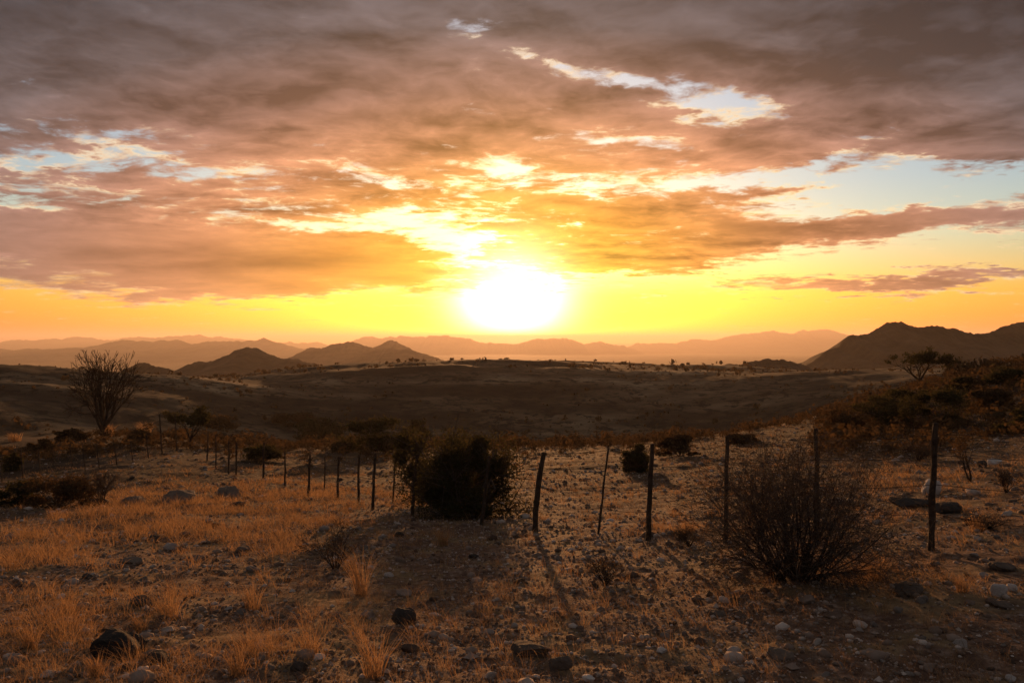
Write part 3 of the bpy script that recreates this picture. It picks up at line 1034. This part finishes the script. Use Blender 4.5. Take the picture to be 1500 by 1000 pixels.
for i, (px, vb, w, h, kind, label) in enumerate(BUSH):
    p = ground_at(px, vb)
    k = p[1] / F
    if kind == 'twig':
        twig_bush('twiggy_shrub', p, w * k, h * k, label, 60 + i, 15, 3, 'scattered bushes', leaves=500, lsize=max(0.012, 0.9 * k), rad=max(0.006, 0.5 * k), spread=0.42, lean=0.8, minr=max(0.0014, 0.22 * k))
    elif kind == 'grassy':
        twig_bush('tufty_shrub', p, w * k, h * k, label, 60 + i, 30, 2, 'scattered bushes', leaves=300, lsize=max(0.012, 0.9 * k), rad=0.005, lean=0.9, minr=0.0015, mat_leaf=M_STRAW)
    else:
        leafy_bush('leafy_bush' if kind == 'leafy' else 'brown_bush', p, w * k, h * k, label, 60 + i, int(2600 + 25 * w), max(0.03, 2.3 * k), 'scattered bushes', M_LEAF if kind == 'leafy' else M_DRYLEAF)

# ------------------------------------------------------------------ rocks one can point at
ROCK = [  # column, row of the foot, width, height (picture px), material, label, squash-y
    (172, 966, 76, 36, 'dark', 'flat-topped black boulder in the grass at the lower left'),
    (232, 972, 34, 20, 'dark', 'small tilted dark slab right of the black boulder'),
    (592, 914, 40, 26, 'dark', 'round black rock in the lower centre'),
    (192, 742, 34, 22, 'brown', 'rounded grey-brown rock on the grassy crest, left of the wide rock'),
    (264, 738, 64, 30, 'brown', 'wide dark brown rock on the grassy crest'),
    (145, 742, 56, 20, 'dark', 'dark rock lying at the right foot of the wide brown bush'),
    (338, 728, 36, 24, 'brown', 'grey rock half hidden in tall grass on the crest'),
    (1336, 744, 66, 22, 'dark', 'long flat dark rock left of the thick post'),
    (1390, 752, 44, 26, 'dark', 'sloping dark rock right of the thick post'),
    (1364, 726, 30, 26, 'white', 'white block behind the thick post'),
    (1457, 680, 22, 14, 'white', 'pale oblong rock far up the right slope'),
    (1439, 684, 14, 14, 'dark', 'round black stone beside the pale oblong rock'),
    (1428, 768, 34, 12, 'dark', 'low dark rock right of the sloping dark rock'),
    (1330, 876, 42, 28, 'brown', 'pointed grey-brown slab at the foot of the big grey bush'),
    (1463, 876, 26, 26, 'white', 'rounded white rock at the top of a small heap near the right edge'),
    (1482, 866, 16, 18, 'white', 'orange-lit wedge of rock behind the rounded white rock'),
    (1468, 892, 30, 14, 'brown', 'flat grey stone at the foot of the small heap'),
    (1452, 886, 20, 12, 'pale', 'knobbly stone on the left of the small heap'),
    (1420, 886, 16, 9, 'pale', 'small pinkish stone left of the small heap'),
    (1360, 986, 22, 18, 'pale', 'large pale cobble near the lower right, left of the corner'),
    (1480, 1000, 16, 14, 'white', 'white cobble at the lower right corner'),
    (1183, 886, 26, 16, 'pale', 'pale stone in the shade of the big grey bush'),
    (1220, 906, 30, 14, 'pale', 'flat pale stone just right of the stone shaded by the big bush'),
    (1468, 838, 40, 16, 'brown', 'dull brown rock half under grass near the right edge'),
    (440, 986, 28, 22, 'brown', 'rounded grey stone with lichen at the bottom, left of centre'),
    (466, 966, 18, 12, 'white', 'angular whitish stone right above the lichen stone'),
    (538, 906, 24, 14, 'pale', 'brownish pale stone left of the round black rock'),
    (590, 872, 28, 16, 'pale', 'faint grey flat stone above the round black rock'),
    (600, 956, 30, 18, 'pale', 'broad pale stone below the round black rock'),
    (820, 984, 38, 28, 'brown', 'double-humped brown rock at the bottom centre'),
    (862, 998, 20, 12, 'white', 'white stone at the bottom edge right of the double-humped rock'),
    (775, 964, 60, 22, 'brown', 'flat brown rock sunk in the ground at the bottom centre'),
    (970, 956, 16, 12, 'white', 'bright round stone in the lower centre right'),
    (212, 888, 38, 22, 'brown', 'smooth grey-brown rock on the lit slope above the black boulder'),
    (239, 908, 20, 10, 'pale', 'long pale stone under the smooth rock on the lit slope'),
    (248, 926, 22, 10, 'pale', 'pinkish pale stone below the long pale stone'),
    (88, 876, 14, 9, 'white', 'small white stone at the left of the lit slope'),
    (70, 992, 24, 14, 'pale', 'pale stone at the bottom left corner'),
    (182, 982, 22, 16, 'pale', 'orange-tipped pale stone just below the black boulder'),
    (357, 808, 24, 14, 'brown', 'dark brown lump of rock in the middle of the lit slope'),
    (225, 792, 22, 13, 'brown', 'brown rock in short grass on the left slope'),
    (272, 786, 18, 10, 'pale', 'grey rock right of the brown rock in short grass'),
    (310, 772, 26, 9, 'dark', 'dark low rock on the slope under the crest rocks'),
    (193, 826, 34, 16, 'brown', 'crumbly brown rock in the middle left of the slope'),
    (75, 826, 28, 12, 'brown', 'low brown rock at the left of the slope'),
    (128, 846, 16, 10, 'dark', 'small black stone on the left slope'),
    (160, 868, 14, 11, 'dark', 'black pebble-like rock left of the smooth rock'),
    (694, 818, 16, 9, 'dark', 'dark stone in the shade right of the open shrub'),
    (584, 786, 16, 10, 'dark', 'dark stone below the large dense bush'),
    (350, 742, 20, 12, 'dark', 'black stone on the grass just behind the crest'),
    (1050, 905, 30, 14, 'brown', 'brown half-buried rock in front of the big grey bush'),
    (1130, 962, 18, 10, 'pale', 'pair-sized pale stone at the lower right of centre'),
    (1142, 968, 40, 22, 'brown', 'orange-lit brown rock at the lower right of centre'),
]
MATS = {'dark': M_DARKROCK, 'brown': M_BROWNROCK, 'white': M_WHITEROCK, 'pale': M_STONE}
taken = []
for i, (px, vb, w, h, kind, label) in enumerate(ROCK):
    p = ground_at(px, vb)
    k = p[1] / F
    co, f = lumpy('rock', 300 + i + (57 if i == 9 else 0), 4, (1, 1, 1), 0.26, 5, 0.8 if i in (0, 1) else 0.45 if i in (7, 8) else 0.25)
    wid, hg = w * k * 0.95, h * k * (0.95 if i in (0, 2, 9) else 0.66)
    lo = np.percentile(co[:, 2], 18)
    co = (co - np.array([0, 0, lo]))
    ext = co[:, 0].max() - co[:, 0].min()
    co[:, 0] *= wid / ext
    co[:, 1] *= wid / ext * 0.8
    co[:, 2] *= hg / co[:, 2].max()
    me = mesh_np('rock', co, f, smooth=(kind in ('pale', 'white')))
    name = {'dark': 'dark_rock', 'brown': 'brown_rock', 'white': 'white_rock', 'pale': 'pale_rock'}[kind]
    o = link(name, me, None, [MATS[kind]])
    yb = p[1] + wid * 0.3
    xb = (px - 750) / F * yb
    o.location = (xb, yb, gz(xb, yb) - 0.02 * wid)
    tag(o, label, 'rock')
    taken.append((xb, yb, wid * 0.6))

# ------------------------------------------------------------------ countable stones
variants = []
for i in range(14):
    co, f = lumpy('stone', 500 + i, 3, (1.0, rng.uniform(0.65, 0.95), rng.uniform(0.45, 0.8)), 0.26, 5)
    me = mesh_np('stone', co, f, True)
    me.materials.append(M_STONE)
    variants.append(me)


LANDMARK = [  # something one can find, and where it is in the picture
    ('black boulder', 172, 950), ('tilted dark slab', 232, 964), ('round black rock', 592, 902), ('wide crest rock', 264, 724),
    ('long flat dark rock', 1336, 736), ('sloping dark rock', 1390, 742), ('white block behind the thick post', 1364, 716),
    ('pale oblong rock', 1457, 675), ('pointed grey-brown slab', 1330, 864), ('small stone heap at right', 1466, 872),
    ('large pale cobble near the lower right', 1360, 978), ('lichen stone', 440, 976), ('angular whitish stone', 466, 960),
    ('double-humped brown rock', 820, 972), ('sunken flat brown rock', 775, 956), ('bright round stone', 970, 950),
    ('smooth rock on the lit slope', 212, 878), ('brown lump on the lit slope', 357, 802), ('crumbly brown rock', 193, 818),
    ('low brown rock at left', 75, 820), ('half-buried rock before the big bush', 1050, 898), ('orange-lit brown rock', 1142, 960),
    ('big grey bush', 1165, 850), ('large dense bush', 690, 757), ('thin twiggy shrub', 492, 836), ('low dark twiggy shrub', 888, 858),
    ('thick fence post at right', 1366, 806), ('fence post nearest the big bush', 950, 791), ('leaning post under the sun', 784, 778),
    ('thin sapling', 1420, 706), ('low tufty shrub', 1448, 776), ('small dark shrub at right', 1474, 722), ('tall straw-coloured tuft', 548, 970),
    ('greenish grass tuft', 530, 865), ('leaning grass tuft', 370, 885), ('bright orange tuft', 250, 900), ('rust-red tuft', 1410, 862),
    ('lower right corner', 1500, 1000), ('lower left corner', 0, 1000), ('bottom centre of the picture', 690, 1000)]
ORD = ['nearest', 'second nearest', 'third nearest', 'fourth nearest', 'fifth nearest', 'sixth nearest', 'seventh nearest', 'eighth nearest',
       'ninth nearest', 'tenth nearest', 'eleventh nearest', 'twelfth nearest', 'thirteenth nearest', 'fourteenth nearest', 'fifteenth nearest', 'sixteenth nearest']
TONES = [('whitish', stone_mat('whitish_stone', [(0.1, (0.34, 0.29, 0.25)), (0.9, (0.58, 0.51, 0.45))], 7.0)),
         ('greyish', stone_mat('greyish_stone', [(0.1, (0.19, 0.16, 0.135)), (0.9, (0.32, 0.27, 0.23))], 7.0)),
         ('brown', stone_mat('brownish_stone', [(0.1, (0.10, 0.068, 0.048)), (0.9, (0.21, 0.145, 0.105))], 7.0))]
count = 0
tries = 0
placed = {}
while count < 300 and tries < 5000:
    tries += 1
    px = random.uniform(10, 1490)
    u = random.random()
    v = 760 + 238 * (u ** 0.8) if random.random() < 0.8 else random.uniform(640, 800)
    if v < 760 and px < 960:
        continue
    if px < 430 and v < 800 and random.random() < 0.7:
        continue
    p = ground_at(px, v)
    k = p[1] / F
    size = min(max(random.lognormvariate(math.log(5.4), 0.4), 4.0), 12) * (0.72 if v < 780 else 1.0) * k
    if any((p[0] - a) ** 2 + (p[1] - b) ** 2 < (c + size) ** 2 for a, b, c in taken):
        continue
    taken.append((p[0], p[1], size))
    tone, tmat = TONES[random.choices((0, 1, 2), (0.3, 0.4, 0.3))[0]]
    o = link('stone', variants[count % 14])
    o.material_slots[0].link = 'OBJECT'
    o.material_slots[0].material = tmat
    o.location = (p[0], p[1], p[2] + size * 0.12)
    o.rotation_euler = (random.uniform(-0.4, 0.4), random.uniform(-0.4, 0.4), random.uniform(0, 6.28))
    o.scale = (size, size, size * random.uniform(0.8, 1.15))
    best = min(LANDMARK, key=lambda q: (q[1] - px) ** 2 + (q[2] - v) ** 2)
    dx, dv = px - best[1], v - best[2]
    rel = ('left of' if dx < 0 else 'right of') if abs(dx) > abs(dv) else ('below' if dv > 0 else 'above')
    placed.setdefault((tone, rel, best[0]), []).append((dx * dx + dv * dv, o))
    count += 1
for (tone, rel, mark), lst in placed.items():
    for i, (dd, o) in enumerate(sorted(lst, key=lambda q: q[0])):
        tag(o, '%s %s cobble %s the %s' % (ORD[i], tone, rel, mark), 'stone', 'loose stones strewn over the slope')


def scatter(n, r0, r1, amax=0.72, power=1.0):
    a = rng.uniform(-amax, amax, n)
    t = rng.uniform(0, 1, n) ** power
    r = np.exp(math.log(r0) + t * (math.log(r1) - math.log(r0)))
    return r * np.sin(a), r * np.cos(a), r


def pebble_sheet(name, label, n, r1, base_size, sub, clump, seed):
    x, y, r = scatter(n, 4.2, r1)
    keep = clump * fbm(x * 0.6, y * 0.6, seed, 3) + fbm(x * 2.5, y * 2.5, seed + 5, 2) + rng.uniform(-0.3, 0.3, n) > -0.2
    x, y, r = x[keep], y[keep], r[keep]
    n = len(x)
    z = height(x, y)
    size = np.clip(base_size * (r / 6.0) ** 0.6 * np.exp(rng.normal(0, 0.55, n)), 0.004, 0.14)
    base = []
    for i in range(8):
        if sub:
            base.append(lumpy('p', 600 + i, sub, (1.0, 0.8, 0.6), 0.3, 4))
        else:
            rr = np.random.default_rng(640 + i)
            co = np.array([(1, 0, 0), (-1, 0, 0), (0, 0.8, 0), (0, -0.8, 0), (0, 0, 0.7), (0, 0, -0.5)]) * rr.uniform(0.7, 1.2, (6, 1))
            base.append((co, np.array([(0, 2, 4), (2, 1, 4), (1, 3, 4), (3, 0, 4), (2, 0, 5), (1, 2, 5), (3, 1, 5), (0, 3, 5)])))
    V, Fc, off = [], [], 0
    which = rng.integers(0, 8, n)
    ang = rng.uniform(0, 6.283, n)
    for b in range(8):
        co, f = base[b]
        s = np.nonzero(which == b)[0]
        c, sn = np.cos(ang[s])[:, None], np.sin(ang[s])[:, None]
        X = (co[None, :, 0] * c - co[None, :, 1] * sn) * size[s, None] + x[s, None]
        Y = (co[None, :, 0] * sn + co[None, :, 1] * c) * size[s, None] + y[s, None]
        Z = co[None, :, 2] * size[s, None] + z[s, None] + size[s, None] * 0.12
        V.append(np.stack([X, Y, Z], -1).reshape(-1, 3))
        Fc.append((f[None] + (np.arange(len(s)) * len(co))[:, None, None]).reshape(-1, 3) + off)
        off += len(s) * len(co)
    o = link(name, mesh_np(name, np.concatenate(V), np.concatenate(Fc), bool(sub)), None, [M_PEBBLE])
    tag(o, label, 'pebbles', kind='stuff')


def build_pebbles():
    pebble_sheet('pebbles', 'countless small stones and pebbles covering the slope', 26000, 55.0, 0.015, 1, 1.0, 77)
    pebble_sheet('gravel', 'fine gravel and clods between the stones', 80000, 32.0, 0.0075, 0, 1.4, 87)


build_pebbles()


# ------------------------------------------------------------------ grass
def blades(cx, cy, cz, hgt, lean, width, bend_dir):
    """curved blades, three pieces each"""
    n = len(cx)
    c = np.stack([cx, cy, cz], 1)
    lx = np.stack([np.cos(bend_dir), np.sin(bend_dir), np.zeros(n)], 1)
    a = rng.uniform(0, 6.283, n)
    side = np.stack([np.cos(a), np.sin(a), np.zeros(n)], 1) * (width * 0.5)[:, None]
    up = np.array([[0, 0, 1.0]])
    m1 = c + up * (hgt * 0.45)[:, None] + lx * (lean * hgt * 0.22)[:, None]
    m2 = c + up * (hgt * 0.80)[:, None] + lx * (lean * hgt * 0.60)[:, None]
    tp = c + up * (hgt * 0.98)[:, None] + lx * (lean * hgt * 1.05)[:, None]
    V = np.stack([c - side, c + side, m1 + side * 0.85, m1 - side * 0.85, m2 + side * 0.6, m2 - side * 0.6, tp + side * 0.12, tp - side * 0.12], 1).reshape(-1, 3)
    q = np.array([[0, 1, 2, 3], [3, 2, 4, 5], [5, 4, 6, 7]])
    return V, (np.arange(n)[:, None, None] * 8 + q[None]).reshape(-1, 4)


def tuft_blades(x, y, z, r, per, hgt, rad):
    """blades of many tufts at once; arrays of tuft centres"""
    n = len(x)
    k = np.repeat(np.arange(n), per)
    a = rng.uniform(0, 6.283, len(k))
    q = np.sqrt(rng.uniform(0, 1, len(k))) * rad[k]
    bx = x[k] + np.cos(a) * q
    by = y[k] + np.sin(a) * q
    h = hgt[k] * rng.uniform(0.45, 1.15, len(k))
    wind = 0.9 + rng.normal(0, 0.9, len(k))
    bd = np.where(rng.random(len(k)) < 0.55, a, wind + math.pi * 0.5)
    wd = np.clip(r[k] * 0.00036, 0.0018, 0.03)
    return blades(bx, by, z[k] - 0.01, h, rng.uniform(0.25, 1.6, len(k)), wd, bd)


def px_of(x, y, z):
    return 750 + F * x / y, V0 + F * (EYE - z) / y


# where tall dry grass grows: patches, column, row, half width, half height, weight
GRASS_PATCH = [(250, 745, 150, 26, 1.0), (390, 722, 75, 22, 1.2), (420, 765, 90, 24, 0.7), (150, 772, 170, 18, 0.7), (50, 830, 75, 32, 0.9),
               (240, 880, 50, 26, 0.5), (330, 775, 60, 24, 0.6), (280, 850, 40, 16, 0.5), (560, 745, 80, 25, 0.35), (30, 790, 60, 16, 0.5),
               (430, 815, 50, 18, 0.4), (80, 920, 50, 26, 0.35), (390, 960, 60, 20, 0.3), (1290, 845, 60, 16, 0.3), (960, 770, 60, 14, 0.25), (1440, 700, 70, 20, 0.25), (1330, 700, 60, 20, 0.3), (1395, 900, 30, 14, 0.35)]


def build_grass():
    x, y, r = scatter(34000, 4.3, 60.0, 0.70)
    z = height(x, y)
    px, v = px_of(x, y, z)
    w = np.where(px < 470, 0.10, 0.06)
    for (a, b, sa, sb, wt) in GRASS_PATCH:
        w = w + wt * np.exp(-((px - a) / sa) ** 2 - ((v - b) / sb) ** 2)
    w *= np.clip(1.0 + 3.6 * fbm(x * 0.8, y * 0.8, 55, 3), 0.02, 3.0)
    keep = rng.random(len(x)) < np.clip(w, 0, 1) * 0.75
    x, y, z, r, w = x[keep], y[keep], z[keep], r[keep], w[keep]
    hg = np.clip(0.06 + 0.09 * np.clip(w, 0, 1.2) + np.abs(rng.normal(0, 0.06, len(x))), 0.05, 0.36)
    V, Fc = tuft_blades(x, y, z, r, 15, hg, 0.03 + 0.004 * r)
    o = link('dry_grass', mesh_np('dry_grass', V, Fc, False), None, [M_STRAW])
    tag(o, 'tall dry golden grass growing in patches over the slope', 'grass', kind='stuff')
    # short dead stubble over the whole slope
    x, y, r = scatter(15000, 4.0, 60.0, 0.70)
    keep = fbm(x * 0.4, y * 0.4, 91, 3) > -0.22
    x, y, r = x[keep], y[keep], r[keep]
    z = height(x, y)
    V, Fc = tuft_blades(x, y, z, r, 5, np.full(len(x), 0.05) + 0.002 * r, 0.05 + 0.008 * r)
    o = link('dead_stubble', mesh_np('dead_stubble', V, Fc, False), None, [M_STUBBLE])
    tag(o, 'short dead grass stubble between the stones', 'grass', kind='stuff')


M_STUBBLE = leaf_mat('grey_stubble', (0.12, 0.08, 0.045), (0.26, 0.18, 0.10), 0.4, (0.34, 0.2, 0.08))
build_grass()

TUFT = [  # column, row of the foot, width, height, label
    (548, 992, 56, 84, 'tall straw-coloured grass tuft at the bottom, left of centre'),
    (530, 872, 40, 74, 'greenish grass tuft beside the thin twiggy shrub'),
    (250, 908, 46, 50, 'bright orange leaning grass tuft on the lit lower left slope'),
    (100, 902, 44, 34, 'orange grass tuft on the lit slope at the left edge'),
    (206, 926, 30, 30, 'small orange grass tuft just above the black boulder'),
    (370, 892, 46, 44, 'leaning grass tuft in the middle of the lit slope'),
    (45, 950, 36, 40, 'orange grass tuft left of the black boulder'),
    (140, 990, 36, 36, 'pale grass stalks at the bottom left below the black boulder'),
    (350, 990, 44, 44, 'grass tuft at the bottom between the black boulder and the lichen stone'),
    (455, 960, 50, 40, 'thin brown grass tuft above the lichen stone'),
    (160, 640, 20, 22, 'glowing grass tuft at the foot of the bare tree'),
    (212, 636, 44, 20, 'lit grass tuft right of the bare tree'),
    (22, 646, 36, 14, 'lit grass strip at the far left below the dark hill'),
    (1285, 850, 56, 38, 'reddish grass tuft at the right foot of the big grey bush'),
    (1410, 866, 34, 30, 'rust-red grass tuft beside the small stone heap'),
    (1432, 778, 40, 24, 'dry grass tuft beside the low tufty shrub'),
    (650, 800, 28, 36, 'faint grass tuft below the large dense bush'),
    (1010, 780, 34, 22, 'pale grass tuft right of the post behind the centre'),
]
for i, (px, vb, w, h, label) in enumerate(TUFT):
    p = ground_at(px, vb)
    k = p[1] / F
    n = 130
    a = rng.uniform(0, 6.283, n)
    q = np.sqrt(rng.uniform(0, 1, n)) * w * k * 0.22
    hh = h * k * rng.uniform(0.5, 1.05, n)
    bd = np.where(rng.random(n) < 0.5, a, math.pi + rng.normal(0, 0.5, n))
    V, Fc = blades(np.cos(a) * q, np.sin(a) * q, np.full(n, -0.015), hh, rng.uniform(0.1, 0.8, n), np.full(n, max(0.003, 0.5 * k)), bd)
    o = link('grass_tuft', mesh_np('grass_tuft', V, Fc, False), None, [M_STRAW])
    o.location = tuple(p)
    tag(o, label, 'grass', 'grass tufts')


# ------------------------------------------------------------------ far scrub dotted over the valley and hills
def build_scrub():
    co0, f0 = lumpy('s', 700, 1, (1, 1, 0.8), 0.5, 3)
    n = 24000
    a = rng.uniform(-0.75, 0.75, n)
    r = np.exp(rng.uniform(math.log(48), math.log(900), n))
    x, y = r * np.sin(a), r * np.cos(a)
    keep = 0.8 * fbm(x * 0.02, y * 0.02, 95, 4) + 0.9 * fbm(x * 0.12, y * 0.12, 96, 3) > rng.normal(0.0, 0.10, n) + 0.10 * np.clip((r - 180) / 200, 0, 1)
    x, y, r = x[keep], y[keep], r[keep]
    ra = rng.uniform(float(_az(1190)), float(_az(1560)), 700)          # thick low scrub on the right slope
    rr = rng.uniform(27, 60, 700)
    ra = np.concatenate([ra, rng.uniform(float(_az(330)), float(_az(1010)), 420)])    # and along the lip of the valley
    rr = np.concatenate([rr, rng.uniform(38, 66, 420)])
    x = np.concatenate([x, rr * np.sin(ra)])
    y = np.concatenate([y, rr * np.cos(ra)])
    r = np.concatenate([r, rr])
    z = height(x, y)
    n = len(x)
    size = np.clip(rng.lognormal(math.log(0.40), 0.55, n), 0.15, 1.5) * np.clip(r / 220, 0.8, 1.5)
    # each shrub is a loose ball of small leaves
    per = np.where(r < 85, 46, 8)
    k = np.repeat(np.arange(n), per)
    d = rng.normal(size=(len(k), 3))
    d /= np.linalg.norm(d, axis=1, keepdims=True)
    d *= rng.uniform(0.3, 1.0, (len(k), 1))
    c = np.stack([x[k], y[k], z[k] + size[k] * 0.5], 1) + d * size[k, None] * np.array([0.75, 0.75, 0.5])
    s = size[k] * np.where(r[k] < 85, 0.20, 0.75)
    e = np.cross(d, rng.normal(size=d.shape))
    e /= np.linalg.norm(e, axis=1, keepdims=True)
    h = np.cross(d, e)
    h /= np.linalg.norm(h, axis=1, keepdims=True) + 1e-9
    V = np.stack([c - e * s[:, None] * 0.6, c + h * s[:, None] * 0.4, c + e * s[:, None] * 0.6, c - h * s[:, None] * 0.4], 1)
    o = link('valley_scrub', mesh_np('valley_scrub', V.reshape(-1, 3), np.arange(len(k) * 4).reshape(-1, 4), False), None, [M_DRYLEAF])
    tag(o, 'low dark scrub dotted over the valley and the far slopes', 'scrub', kind='stuff')


build_scrub()
